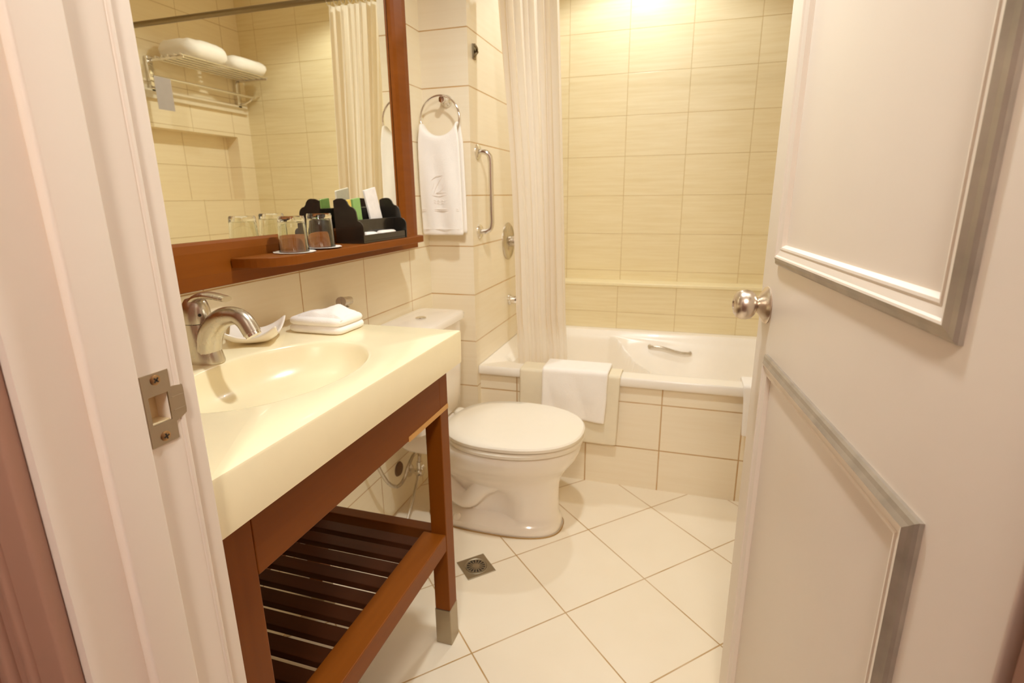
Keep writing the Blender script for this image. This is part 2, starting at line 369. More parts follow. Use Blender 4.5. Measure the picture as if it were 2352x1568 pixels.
# ------------------------------------------------------------------ vanity
VX, VY0, VY1 = .5033, .432, 1.1856
van = thing('vanity_table', 'dark brown wooden vanity with a slatted lower shelf under the cream sink counter', 'vanity', (.24, .8, 0))
obj('apron', box(nb(), .452, .470, .512, 1.120, .690, .8025, .0015), M_wood, van)
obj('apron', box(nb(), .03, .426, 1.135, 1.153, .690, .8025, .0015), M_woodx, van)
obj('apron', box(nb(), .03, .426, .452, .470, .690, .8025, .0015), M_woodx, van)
obj('apron', box(nb(), .02, .038, .512, 1.120, .700, .8025, .0015), M_wood, van)
obj('bare_patch', box(nb(), .4655, .4722, .957, 1.163, .6875, .700, .002), M_raw, van, label='patch of bare orange wood where the paint has chipped')
for (x0, x1) in ((.426, .4695), (.018, .062)):
    for (y0, y1) in ((1.120, 1.166), (.446, .512)):
        l = obj('leg', box(nb(), x0, x1, y0, y1, .112, .8025, .002), M_woodz, van)
        obj('metal_foot', box(nb(), x0-.001, x1+.001, y0-.001, y1+.001, 0, .112, .0015), M_capmetal, l, label='grey metal foot cap')
obj('shelf_rail', box(nb(), .405, .4685, .5125, 1.1195, .302, .350, .002), M_wood, van)
obj('shelf_rail', box(nb(), .03, .075, .5125, 1.1195, .302, .350, .002), M_wood, van)
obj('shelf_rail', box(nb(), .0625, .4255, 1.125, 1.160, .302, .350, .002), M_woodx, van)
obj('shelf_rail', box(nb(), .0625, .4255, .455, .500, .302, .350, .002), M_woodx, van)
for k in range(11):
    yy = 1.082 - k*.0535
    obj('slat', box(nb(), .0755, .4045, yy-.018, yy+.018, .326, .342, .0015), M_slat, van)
# counter with oval basin
ct = thing('sink_counter', 'cream moulded sink counter with an oval basin on the dark vanity', 'sink', (.25, .8, .8028))
ZT = .8852; ecx, ecy, ea, eb = .288, .805, .142, .212
def rectpt(a):
    c, s = math.cos(a), math.sin(a); hx0, hx1, hy0, hy1 = .0015-ecx, VX-ecx, VY0-ecy, VY1-ecy
    t = min((hx1/c if c > 1e-6 else 1e9), (hx0/c if c < -1e-6 else 1e9), (hy1/s if s > 1e-6 else 1e9), (hy0/s if s < -1e-6 else 1e9)); return (ecx+c*t, ecy+s*t)
angs = sorted(set([round(2*PI*i/96, 6) for i in range(96)] + [round(math.atan2(y-ecy, x-ecx) % (2*PI), 6) for x in (.0015, VX) for y in (VY0, VY1)]))
def rr(scale, z, inset=0):
    out = []
    for a in angs:
        x, y = rectpt(a); x = min(max(x, .0015+inset), VX-inset); y = min(max(y, VY0+inset), VY1-inset)
        out.append((x, y, z))
    return out
def el(k, z, fr=0):
    out = []
    for a in angs:
        # map rectangle angle to ellipse direction
        x, y = math.cos(a)/ea, math.sin(a)/eb; n = math.hypot(math.cos(a)/ea, math.sin(a)/eb); r = 1/n
        dz = 0
        out.append((ecx+math.cos(a)*r*k, ecy+math.sin(a)*r*k, z))
    return out
b = nb()
rs = [rr(0, .8029, .004), rr(0, .8045, .001), rr(0, ZT-.005, 0), rr(0, ZT-.0015, .0015), rr(0, ZT, .005), el(1.06, ZT), el(1.02, ZT-.0008), el(1.0, ZT-.004), el(.975, ZT-.012), el(.93, ZT-.030), el(.84, ZT-.052), el(.70, ZT-.068), el(.5, ZT-.077), el(.3, ZT-.080), el(.12, ZT-.0805)]
rings(b, rs, cap0=False)
obj('counter_top', b, M_cream, ct, True)
b = nb(); lathe(b, [(0, 0), (.024, 0), (.024, .002), (.018, .004), (.004, .003), (0, .003)], (ecx, ecy, ZT-.0805), n=28); obj('sink_drain', b, M_chrome, ct, True)
# faucet
fa = thing('faucet', 'brushed metal single lever faucet at the back of the sink', 'faucet', (.105, .812, ZT))
b = nb()
def ell(cx, cyy, z, rx, ry, tx=0): return [(cx+math.cos(2*PI*i/28)*rx, cyy+math.sin(2*PI*i/28)*ry, z+math.cos(2*PI*i/28)*rx*tx) for i in range(28)]
rings(b, [ell(.106, .812, ZT, .040, .029), ell(.106, .812, ZT+.004, .040, .029), ell(.104, .812, ZT+.03, .034, .0265), ell(.100, .812, ZT+.055, .030, .0255), ell(.098, .812, ZT+.074, .0275, .0255), ell(.097, .812, ZT+.079, .0275, .0255)])
obj('faucet_body', b, M_nickel, fa, True)
b = nb(); pts = smooth_path([(.112, .812, ZT+.020), (.130, .812, ZT+.062), (.160, .812, ZT+.090), (.192, .812, ZT+.098), (.214, .812, ZT+.090), (.230, .812, ZT+.066)], 8)
n = len(pts); tube(b, pts, [.026-.0095*min(1, i/n*1.6)+.001*max(0, i/n-.6) for i in range(n)], 20)
spt = obj('spout', b, M_nickel, fa, True)
d = (Vector(pts[-1])-Vector(pts[-3])).normalized()
b = nb(); lathe(b, [(.0150, 0), (.0150, .007), (.0115, .008), (0, .007)], Vector(pts[-1])-d*.001, d, 24); obj('aerator', b, M_chrome, spt, True)
b = nb(); rings(b, [ell(.097, .812, ZT+.0805, .0285, .0265), ell(.097, .812, ZT+.095, .029, .027), ell(.099, .812, ZT+.110, .027, .0245, -.1), ell(.103, .812, ZT+.124, .020, .018, -.15), ell(.106, .812, ZT+.130, .008, .007, -.15)])
pts = smooth_path([(.094, .812, ZT+.112), (.112, .810, ZT+.129), (.138, .806, ZT+.136), (.165, .802, ZT+.136), (.196, .797, ZT+.133)], 8); n = len(pts)
tube(b, pts, [.018-.007*i/n for i in range(n)], 16, flat=.5)
hd = obj('lever_handle', b, M_nickel, fa, True)
b = nb(); lathe(b, [(0, 0), (.003, 0), (.003, .002), (0, .002)], (.122, .799, ZT+.098), (.8, -.7, .05), 14); obj('set_screw_cap', b, M_dark, hd, True)
# little white plug seen beside the tap

# soap dish
b = nb(); n = 14; rs = []
def dish(u, v):   # u,v in -1..1
    r = max(abs(u), abs(v)); cc = (abs(u)*abs(v))
    return .006 + .016*r**3 + .028*cc**2
dcx, dcy = .088, .965; dr = .52
g = [[None]*(n+1) for _ in range(n+1)]
for i in range(n+1):
    for j in range(n+1):
        u, v = -1+2*i/n, -1+2*j/n; k = 1-.16*(1-abs(u*v))*max(abs(u), abs(v))**2
        X, Y = u*.062*k, v*.062*k
        g[i][j] = b.verts.new((dcx+X*math.cos(dr)-Y*math.sin(dr), dcy+X*math.sin(dr)+Y*math.cos(dr), ZT+dish(u, v)-.0015))
for i in range(n):
    for j in range(n): b.faces.new((g[i][j], g[i+1][j], g[i+1][j+1], g[i][j+1]))
o = obj('soap_dish', b, M_porc, smooth=True); mod_solid(o, .006, 0); mod_sub(o, 1)
tag(o, 'white square soap dish with upturned corners behind the faucet', 'soap dish')

# folded hand towel on the counter
def slab(bm, cx, cyy, z0, z1, hx, hy, rot=0, e=.35, wob=.002, seed=0):
    rs = []; h = (z1-z0)
    for k in range(9):
        t = k/8; ph = -PI/2 + PI*t; z = z0+h*.5*(1+math.sin(ph)); ins = (1-math.cos(ph))*h*.5
        ring = []
        for i in range(48):
            a = 2*PI*i/48; c, s = math.cos(a), math.sin(a)
            x = math.copysign(abs(c)**e, c)*(hx-ins); y = math.copysign(abs(s)**e, s)*(hy-ins)
            x += nz(x*20, y*20+seed, z*30)*wob; y += nz(x*20+9, y*20+seed, z*30)*wob
            ring.append((cx+x*math.cos(rot)-y*math.sin(rot), cyy+x*math.sin(rot)+y*math.cos(rot), z+(nz(x*25, y*25, seed)*wob if k > 4 else 0)))
        rs.append(ring)
    return rings(bm, rs)
b = nb()
slab(b, .178, 1.112, ZT+.0008, ZT+.019, .076, .058, 0, .3, .002, 1)
slab(b, .177, 1.112, ZT+.0185, ZT+.038, .075, .057, 0, .3, .0025, 2)
# folded flap with a peaked crease on top
N2 = 16; G2 = [[None]*(N2+1) for _ in range(N2+1)]
for i in range(N2+1):
    for j in range(N2+1):
        u, v = i/N2, j/N2
        e = min(1, min(u, 1-u, v, 1-v)/.10)
        ridge = max(0, 1-abs(u-.30-.35*v)/.42)*.012 + max(0, 1-abs(u-.80+.25*v)/.22)*.010*(1-v*.5)
        G2[i][j] = b.verts.new((.112+.128*u+.010*(1-v), 1.066+.092*v+.006*math.sin(u*3), ZT+.034+.006*e**.5+ridge*e**.6+.0015*nz(u*6, v*6)))
for i in range(N2):
    for j in range(N2): b.faces.new((G2[i][j], G2[i+1][j], G2[i+1][j+1], G2[i][j+1]))
o = obj('folded_towel', b, M_towel, smooth=True); tag(o, 'small white towel folded flat on the far end of the sink counter', 'towel')

# ------------------------------------------------------------------ mirror and shelf
mi = thing('wall_mirror', 'large wall mirror in a dark red wooden frame above the sink', 'mirror', (0, 1.2, 1.5))
b = nb(); box(b, .001, .012, .47, 1.83, 1.09, 2.20); obj('mirror_glass', b, M_mirror, mi)
b = nb()
def mframe(bm, y0, y1, z0, z1, wd):
    rs = []
    for d, x in ((0, .0015), (0, .029), (.002, .0315), (.030, .033), (.078, .029), (wd-.006, .024), (wd-.001, .020), (wd, .013)):
        rs.append([(x, y0+d, z0+d), (x, y1-d, z0+d), (x, y1-d, z1-d), (x, y0+d, z1-d)])
    return rings(bm, rs, cap0=False, cap1=False)
mframe(b, .44, 1.912, 1.012, 2.26, .100); obj('mirror_frame', b, M_wood, mi)
sh = nb(); out = [(.034, .985)]
SX, SY0, SY1 = .140, .985, 1.765
for k in range(13):
    a = PI/2*k/12; out.append((.034+.106*math.sin(a)**.9, SY0+.105*(1-math.cos(a))**1.0))
for k in range(7):
    a = PI/2*k/6; out.append((SX-.03*(1-math.cos(a)), SY1-.03+.03*math.sin(a)))
out.append((.034, SY1))
pl = [(x, y, 1.048) for x, y in out]
def ins(z, s): 
    return [(.034+(x-.034)*(1-s) if x > .035 else x, y+(0 if .99 < y < 1.75 else (s*.05 if y < 1 else -s*.05)), z) for x, y in out]
rings(sh, [ins(1.048, .02), ins(1.0495, 0), ins(1.0685, 0), ins(1.070, .02)])
o = obj('mirror_shelf', sh, M_wood); tag(o, 'dark red wooden shelf with a rounded end under the mirror', 'shelf')
ZS = 1.0702
# coasters and glasses
def coaster():
    b = nb(); n = 48; rs = []
    for r, z in ((.0, .0), (.030, .0002), (.044, .0006), (.050, .0014), (.050, .0024), (.044, .0018), (.030, .0014), (.0, .0014)):
        rs.append([((r*(1+.025*math.cos(12*2*PI*i/n)) if r > .045 else max(r, 1e-4))*math.cos(2*PI*i/n), (r*(1+.025*math.cos(12*2*PI*i/n)) if r > .045 else max(r, 1e-4))*math.sin(2*PI*i/n), z) for i in range(n)])
    return rings(b, rs, cap0=False, cap1=False)
c1 = (.086, 1.136, ZS); c2 = (.088, 1.243, ZS)
b = coaster(); bmesh.ops.transform(b, matrix=Matrix.Translation(c1), verts=b.verts); o = obj('paper_coaster', b, M_card, smooth=True)
tag(o, 'white round paper coaster under the glass nearest the shelf end', 'coaster', 'paper coasters on the mirror shelf')
b = coaster(); bmesh.ops.transform(b, matrix=Matrix.Translation((c2[0], c2[1], ZS+.0026)), verts=b.verts); o = obj('paper_coaster', b, M_card, smooth=True)
tag(o, 'white round paper coaster under the glass beside the black box', 'coaster', 'paper coasters on the mirror shelf')
def tumbler(loc):
    b = nb(); lathe(b, [(.0355, 0), (.0358, .001), (.0335, .045), (.0315, .082), (.0295, .0855), (0, .0858), (0, .0735), (.0275, .0725), (.0298, .068), (.0322, .040), (.0343, .001), (.0346, 0)], loc, n=40); return b
for c, l, dz in ((c1, 'clear glass tumbler upside down nearest the rounded shelf end', .0028), (c2, 'clear glass tumbler upside down beside the black amenity box', .0054)):
    b = tumbler((c[0], c[1], ZS+dz)); o = obj('glass_tumbler', b, M_glass, smooth=True); tag(o, l, 'glass', 'glasses on the mirror shelf')

# amenity organizer
am = thing('amenity_box', 'black stepped amenity box with scalloped sides at the end of the mirror shelf', 'organizer', (.08, 1.52, ZS))
def scal(y, th=.005):
    pts = [(.036, ZS+.0005), (.128, ZS+.0005)]
    def arc(cx, cz, r, a0, a1, n=7): return [(cx+r*math.cos(math.radians(a0+(a1-a0)*i/n)), cz+r*math.sin(math.radians(a0+(a1-a0)*i/n))) for i in range(n+1)]
    pts += [(.129, ZS+.035)] + arc(.107, ZS+.043, .022, 0, 80) + arc(.087, ZS+.084, .021, 10, 85) + arc(.062, ZS+.106, .022, 15, 95) + [(.048, ZS+.127), (.036, ZS+.122)]
    return extr(nb(), [(x, y, z) for x, z in pts], (0, 0, 0), (0, th, 0))
obj('side_panel', scal(1.385), M_black, am, True); obj('side_panel', scal(1.640), M_black, am, True)
obj('back_panel', box(nb(), .036, .041, 1.390, 1.640, ZS+.0005, ZS+.10, .001), M_black, am)
b = nb(); box(b, .041, .126, 1.390, 1.640, ZS+.0005, ZS+.006); box(b, .121, .126, 1.390, 1.640, ZS+.006, ZS+.024, .001); obj('front_tray', b, M_black, am)
b = nb(); box(b, .082, .087, 1.390, 1.640, ZS+.006, ZS+.066, .001); box(b, .041, .082, 1.390, 1.640, ZS+.030, ZS+.034); obj('divider', b, M_black, am)
def sachet(nm, col, y, wd, z0, z1, lab, tilt=.1, x=.068, cat='sachet', grp='sachets standing in the black amenity box', lean=.10):
    b = nb(); M = Matrix.Translation((x, y, z0)) @ Matrix.Rotation(tilt, 4, 'Y') @ Matrix.Rotation(lean, 4, 'X')
    box(b, -.0035, .0035, -wd/2, wd/2, 0, z1-z0, .001, 1, M=M)
    box(b, -.004, .004, -wd/2+.001, wd/2-.001, .004, .010, 0, 1, M=M)
    o = obj(nm, b, plain(nm+'_print', col, .4, var=.08, scale=60)); tag(o, lab, cat, grp); return o
ZD = ZS+.0345
sachet('amenity_sachet', (.83, .60, .12), 1.415, .030, ZD, ZS+.124, 'yellow sachet standing in the black amenity box', .0)
sachet('amenity_sachet', (.28, .50, .15), 1.462, .040, ZD, ZS+.128, 'green sachet standing in the black amenity box', .0, .066)
o = sachet('amenity_card', (.92, .88, .85), 1.560, .068, ZD, ZS+.158, 'tall white card leaning in the black amenity box', -.10, .073, 'card', 'sachets standing in the black amenity box', .16)
for y, l in ((1.455, 'small white wrapped bar in the left of the amenity box tray'), (1.555, 'longer white wrapped bar in the right of the amenity box tray')):
    b = nb(); h = .075 if y > 1.5 else .05
    slab(b, .104, y, ZS+.0065, ZS+.030, .0155, h/2+.008, 0, .35, .001, y)
    o = obj('wrapped_soap', b, M_card, smooth=True); tag(o, l, 'soap', 'wrapped bars in the amenity box tray')

# ------------------------------------------------------------------ towel ring with towel, on the pier
RC = (.094, 2.028, 1.487); RR = .080
tr_ = thing('towel_ring', 'chrome towel ring on the tiled pier beside the mirror', 'towel ring', (.104, YP, 1.556))
b = nb(); lathe(b, [(0, 0), (.023, 0), (.023, .003), (.019, .010), (.012, .018), (.010, .036), (.012, .042), (.0115, .052), (0, .054)], (.104, YP, 1.553), (0, -1, 0), 32); obj('wall_mount', b, M_chrome, tr_, True)
b = nb(); tube(b, [(RC[0]+RR*math.cos(2*PI*i/56), RC[1]-.004, RC[2]+RR*math.sin(2*PI*i/56)) for i in range(56)], .0040, 12, closed=True); obj('ring', b, M_chrome, tr_, True)
b = nb(); nx, ns = 22, 46; rows = []
prof = []
for k in range(ns+1):
    s = k/ns
    prof.append(s)
for k in range(ns+1):
    row = []
    for i in range(nx+1):
        u = i/nx; x = u*.168+.006; cx = (u-.5)
        ztop = RC[2]-math.sqrt(max(RR*RR-((u-.5)*.150)**2, 1e-6))+.006   # follows ring curve
        s = k/ns; zb = 1.052
        if s < .46: t = s/.46; z = zb+.006+(ztop-zb)*t; y = 2.044+.002*math.sin(u*9)
        elif s < .54: t = (s-.46)/.08; a = PI*t; z = ztop+.008*math.sin(a); y = 2.044-(1-math.cos(a))*.5*.040
        else: t = (s-.54)/.46; z = ztop+(zb-ztop)*t; y = 2.004-.004*math.sin(t*PI)
        spread = 1+.04*min(1, (ztop+.01-z)/.25)
        pinch = .91+.09*min(1, max(0, (ztop-z))/.06)
        xx = .092+(x-.09)*pinch*spread+ (ztop-z)*.012
        y += .0035*math.sin(u*12+z*7)*min(1, (ztop-z)*8) if s > .54 else 0
        row.append(b.verts.new((xx, y, z)))
    rows.append(row)
for a, c in zip(rows, rows[1:]):
    for i in range(nx): b.faces.new((a[i], a[i+1], c[i+1], c[i]))
o = obj('hand_towel', b, M_towel, smooth=True); mod_solid(o, .010, 0); mod_sub(o, 1)
tag(o, 'white hand towel hanging through the chrome towel ring', 'towel')
# stitched emblem and bands on the towel
emb = nb()
def stroke(pts, r=.0012): tube(emb, smooth_path([(p[0], 1.9965-.002, p[1]) for p in pts], 6), r, 6)
stroke([(.062, 1.262), (.082, 1.276), (.110, 1.279), (.135, 1.281)]); stroke([(.110, 1.279), (.090, 1.252), (.078, 1.232), (.068, 1.208)])
stroke([(.120, 1.262), (.112, 1.240), (.098, 1.222), (.080, 1.214), (.130, 1.217)]); stroke([(.052, 1.205), (.090, 1.203), (.128, 1.208)])
stroke([(.072, 1.250), (.066, 1.232), (.060, 1.222)])
for z in (1.183, 1.174):
    for i in range(6): stroke([(.050+i*.016, z), (.056+i*.016, z+.004), (.061+i*.016, z)], .0009)
obj('embroidery', emb, plain('thread', (.90, .84, .78), .8), o, True)
b = nb()
for z in (1.152, 1.146, 1.076): box(b, .014, .170, 1.9945, 1.998, z-.001, z+.001, .0005, 1)
obj('woven_band', b, plain('band_thread', (.86, .80, .73), .9), o)

# wall hook near the pier edge
b = nb()
tube(b, smooth_path([(XP+.008, 2.128, 1.712), (XP+.016, 2.120, 1.719), (XP+.018, 2.132, 1.728), (XP+.010, 2.146, 1.733), (XP+.016, 2.132, 1.741), (XP+.012, 2.122, 1.750), (XP+.006, 2.134, 1.755)], 6), .0045, 10)
box(b, XP, XP+.006, 2.122, 2.150, 1.705, 1.758, .002); o = obj('wall_hook', b, brushed('aged_hook', (.30, .24, .15), .45), smooth=True); tag(o, 'small dark scroll hook high on the side of the pier', 'hook')

# grab bar
gb = thing('grab_bar', 'chrome vertical grab bar on the side of the pier', 'grab bar', (XP, 2.15, 1.2))
b = nb(); X = XP+.052; tube(b, smooth_path([(XP+.002, 2.15, 1.371), (XP+.028, 2.152, 1.371), (X-.006, 2.156, 1.360), (X, 2.158, 1.335), (X, 2.158, 1.27), (X, 2.158, 1.15), (X, 2.158, 1.095), (X-.006, 2.156, 1.070), (XP+.028, 2.152, 1.058), (XP+.002, 2.15, 1.058)], 8), .0105, 18); obj('bar', b, M_chrome, gb, True)
for z in (1.371, 1.058):
    b = nb(); lathe(b, [(0, 0), (.030, 0), (.030, .004), (.024, .009), (.012, .011), (0, .011)], (XP, 2.15, z), (1, 0, 0), 32); obj('flange', b, M_chrome, gb, True)

# shower mixer
mx_ = thing('shower_mixer', 'round chrome shower mixer plate half behind the curtain', 'shower valve', (XP, 2.53, .988))
b = nb(); lathe(b, [(0, 0), (.088, 0), (.088, .004), (.080, .010), (.03, .016), (0, .016)], (XP, 2.535, .988), (1, 0, 0), 48); obj('escutcheon', b, M_nickel, mx_, True)
b = nb(); lathe(b, [(0, 0), (.026, 0), (.026, .03), (.022, .040), (0, .041)], (XP+.014, 2.535, .988), (1, 0, 0), 28); tube(b, [(XP+.045, 2.535, .988), (XP+.052, 2.56, .955), (XP+.056, 2.575, .935)], .008); obj('valve_handle', b, M_nickel, mx_, True)
b = nb(); lathe(b, [(0, 0), (.007, 0), (.007, .0012), (0, .0012)], (XP+.0125, 2.505, .955), (1, 0, 0), 16); obj('hot_mark', b, plain('red_dot', (.6, .04, .03), .4), mx_)
sp2 = thing('tub_spout', 'small chrome tub spout below the shower mixer', 'spout', (XP, 2.54, .699))
b = nb(); lathe(b, [(0, 0), (.026, 0), (.026, .006), (.021, .010), (.020, .050), (.018, .056), (0, .056)], (XP, 2.545, .699), (1, 0, 0), 28); obj('spout_body', b, M_chrome, sp2, True)

# ------------------------------------------------------------------ bathtub
tb = thing('bathtub', 'white built-in bathtub with a moulded armrest behind the tiled apron', 'bathtub', (.95, 2.5, 0))
def sdr(x, y, x0, x1, y0, y1, r):
    cx, cyy = (x0+x1)/2, (y0+y1)/2; qx, qy = abs(x-cx)-(x1-x0)/2+r, abs(y-cyy)-(y1-y0)/2+r
    return math.hypot(max(qx, 0), max(qy, 0))+min(max(qx, qy), 0)-r
def sst(t): t = min(1, max(0, t)); return t*t*(3-2*t)
TX0, TX1, TY0, TY1, TZ = XP+.001, XR-.001, 2.100, YBL-.001, .490
DEP = ((.0, .02), (.69, .03), (.76, .12), (.90, .17), (1.08, .23), (1.45, .30), (2., .30))
def tubz(x, y):
    sA = -sdr(x, y, .275, 1.64, 2.178, 2.875, .10)
    dep = .02
    for (xa, da), (xb, db) in zip(DEP, DEP[1:]):
        if x >= xa: dep = da+(db-da)*min(1, (x-xa)/(xb-xa))
    zA = TZ-min(.03, dep)*sst(sA/.02)-max(0, dep-.03)*sst(sA/.13)
    wd = .075+.30*sst((x-1.05)/.30); yfar = 2.862-.17*min(1, max(0, (x-.66)/.34))
    sB = -sdr(x, y, .29, 1.45, 2.19, yfar, .09)
    zB = TZ-.005-.385*sst(sB/wd)
    return min(zA, zB) if sA > 0 else TZ
b = nb(); NX, NYY = 190, 110; G = []
for i in range(NX+1):
    x = TX0+(TX1-TX0)*i/NX; row = []
    for j in range(NYY+1):
        y = TY0+(TY1-TY0)*j/NYY; row.append(b.verts.new((x, y, tubz(x, y))))
    G.append(row)
for i in range(NX):
    for j in range(NYY): b.faces.new((G[i][j], G[i+1][j], G[i+1][j+1], G[i][j+1]))
lip = []
for i in range(NX+1):
    x = G[i][0].co.x; lip.append([b.verts.new((x, TY0-.004, TZ-.006)), b.verts.new((x, TY0-.0045, TZ-.030)), b.verts.new((x, TY0-.001, TZ-.0375)), b.verts.new((x, TY0+.015, TZ-.0375))])
for i in range(NX):
    a = [G[i][0]]+lip[i]; c = [G[i+1][0]]+lip[i+1]
    for k in range(4): b.faces.new((a[k], a[k+1], c[k+1], c[k]))
bmesh.ops.recalc_face_normals(b, faces=b.faces)
obj('tub_shell', b, M_tub, tb, True)
b = nb(); hy = 2.815
tube(b, smooth_path([(.872, hy+.002, .432), (.90, hy-.004, .4335), (.935, hy-.006, .4325), (.97, hy-.006, .425), (1.01, hy-.006, .414), (1.045, hy-.005, .409), (1.085, hy+.002, .409)], 6), .0085, 14, flat=.7)
tube(b, [(.876, hy, .432), (.876, hy+.045, .428)], .008); tube(b, [(1.081, hy, .409), (1.081, hy+.05, .405)], .008)
obj('grip_handle', b, M_nickel, tb, True, label='wavy metal grip handle inside the tub')

# cloths over the tub rim
def drape(name, x0, x1, ztop, zin, zout, yin, yout, th, mat, label, cat, wav=.002, skew=0, slant=0, group=None, seed=0):
    path = []
    nseg = 10
    for k in range(nseg): path.append((yin, zin+(ztop-.012-zin)*k/nseg))
    for k in range(7): a = PI/2*k/6; path.append((yin-.012*(1-math.cos(a)), ztop-.012+.012*math.sin(a)))
    for k in range(1, 6): path.append((yin-.012+(yout+.012-(yin-.012))*k/6, ztop))
    for k in range(7): a = PI/2*k/6; path.append((yout+.012-.012*math.sin(a), ztop-.012*(1-math.cos(a))))
    nd = 22
    for k in range(1, nd+1): path.append((yout, ztop-.012+(zout-ztop+.012)*k/nd))
    b = nb(); nx = 24; R_ = []
    for q, (y, z) in enumerate(path):
        row = []
        for i in range(nx+1):
            u = i/nx; down = max(0, (ztop-z)) if y < yin-.03 else 0
            x = x0+(x1-x0)*u + skew*down*(1 if u > .5 else .6)
            zz = z+(slant*(u-.5) if q >= len(path)-3 else 0)*(1 if q == len(path)-1 else .4)
            yy = y - (abs(wav*math.sin(u*7+seed+z*8))*min(1, down*9)*1.6 if down > 0 else 0)
            row.append(b.verts.new((x+nz(u*5, z*9, seed)*wav, yy, zz)))
        R_.append(row)
    for a, c in zip(R_, R_[1:]):
        for i in range(nx): b.faces.new((a[i], a[i+1], c[i+1], c[i]))
    o = obj(name, b, mat, smooth=True); mod_solid(o, th, 0); mod_sub(o, 1); tag(o, label, cat, group); return o
drape('bath_mat', .384, .805, .4955, .474, .192, 2.196, 2.0905, .004, M_cloth, 'beige cloth bath mat draped over the tub rim behind the toilet', 'bath mat', .0015, -.03)
drape('bath_towel', .486, .757, .508, .482, .300, 2.209, 2.0755, .014, M_towel, 'white towel folded over the beige bath mat on the tub rim', 'towel', .004, -.04, -.018, seed=2)
drape('bath_towel', 1.262, 1.50, .500, .46, .290, 2.200, 2.0865, .010, M_towel, 'white cloth hanging over the tub rim, half hidden by the open door', 'towel', .004, .05, -.03, seed=5)

# ------------------------------------------------------------------ shower curtain
rod = thing('curtain_rod', 'metal shower curtain rod running across the bathtub', 'curtain rod', (XP, 2.205, 2.0))
b = nb(); tube(b, [(XP, 2.205, 2.0), (XR, 2.205, 2.0)], .0125, 18); obj('rod', b, brushed('rod_metal', (.26, .20, .12), .30), rod, True)
for x, s in ((XP, 1), (XR, -1)):
    b = nb(); lathe(b, [(0, 0), (.028, 0), (.026, .008), (.016, .014), (0, .014)], (x, 2.205, 2.0), (s, 0, 0), 24); obj('flange', b, M_chrome, rod, True)
cu = thing('shower_curtain', 'white shower curtain bunched at the left end of the tub', 'shower curtain', (.40, 2.205, 1.95))
b = nb(); nu, nv = 220, 60; R_ = []
for j in range(nv+1):
    v = j/nv; z = 1.972-(1.972-.36)*v; row = []
    xl = .285+.045*v**1.3-.020*math.exp(-((v-.0)/.35)**2)+.015*math.sin(v*3.2); xr = .505+.050*v
    for i in range(nu+1):
        u = i/nu; ph = u*2*PI*8.5+.5*math.sin(v*2.1+u*5)
        am_ = (.022-.004*v)*(.75+.4*math.sin(u*7+1+v*1.3))
        x = xl+(xr-xl)*(u+.022*math.sin(2*ph+1)+.015*math.sin(u*19+v*2)); y = 2.212+am_*math.sin(ph)+.004*math.sin(u*31+v*4)
        y = max(y, 2.188) if z < .54 else y
        if z < .54: y = max(y, 2.234+.008*math.sin(ph))
        elif z < .7: y = y+(max(y, 2.232)-y)*(1-(z-.54)/.16)
        row.append(b.verts.new((x, y, z)))
    R_.append(row)
for a, c in zip(R_, R_[1:]):
    for i in range(nu): b.faces.new((a[i], a[i+1], c[i+1], c[i]))
obj('curtain_cloth', b, M_curtain, cu, True)
for k in range(7):
    x = .29+k*.034; b = nb(); tube(b, [(x, 2.205+.017*math.cos(2*PI*i/20), 1.994+.0215*math.sin(2*PI*i/20)) for i in range(20)], .002, 8, closed=True); obj('hook_ring', b, M_chrome, cu, True)

# ------------------------------------------------------------------ toilet
TY = 1.752
to = thing('toilet', 'white porcelain toilet with closed lid beside the bathtub', 'toilet', (.35, TY, 0))
def oval(x0, x1, hw, z, e=1.0, egg=0., n=56, pin=None):
    out = []
    for i in range(n):
        a = 2*PI*i/n; c, s = math.cos(a), math.sin(a)
        x = (x0+x1)/2+(x1-x0)/2*math.copysign(abs(c)**e, c); y = hw*math.copysign(abs(s)**e, s)*(1-egg*c)
        if pin: 
            t = sst((pin[0]-x)/pin[1]); y *= 1-pin[2]*t
        out.append((x, TY+y, z))
    return out
b = nb()
rings(b, [oval(.120, .640, .118, .0005, .75), oval(.118, .642, .120, .006, .75), oval(.120, .641, .119, .028, .75), oval(.126, .638, .112, .038, .78, 0, pin=(.50, .10, .12)),
 oval(.132, .632, .104, .050, .85, 0, pin=(.52, .10, .50)), oval(.138, .630, .102, .075, .85, 0, pin=(.52, .10, .56)), oval(.14, .629, .102, .12, .85, 0, pin=(.52, .10, .52)), oval(.15, .629, .103, .155, .87, 0, pin=(.50, .12, .38)),
 oval(.16, .632, .108, .185, .88, .0, pin=(.40, .14, .25)), oval(.165, .640, .120, .212, .9, .01), oval(.165, .652, .140, .235, .92, .03), oval(.17, .672, .165, .262, .93, .04), oval(.17, .692, .188, .290, .95, .05),
 oval(.18, .704, .201, .318, .95, .06), oval(.19, .708, .206, .335, .95, .06), oval(.195, .706, .204, .346, .95, .06), oval(.20, .698, .196, .350, .95, .06)])
# rear deck carrying the tank
slab(b, .148, TY, .272, .372, .112, .13, 0, .35, 0)
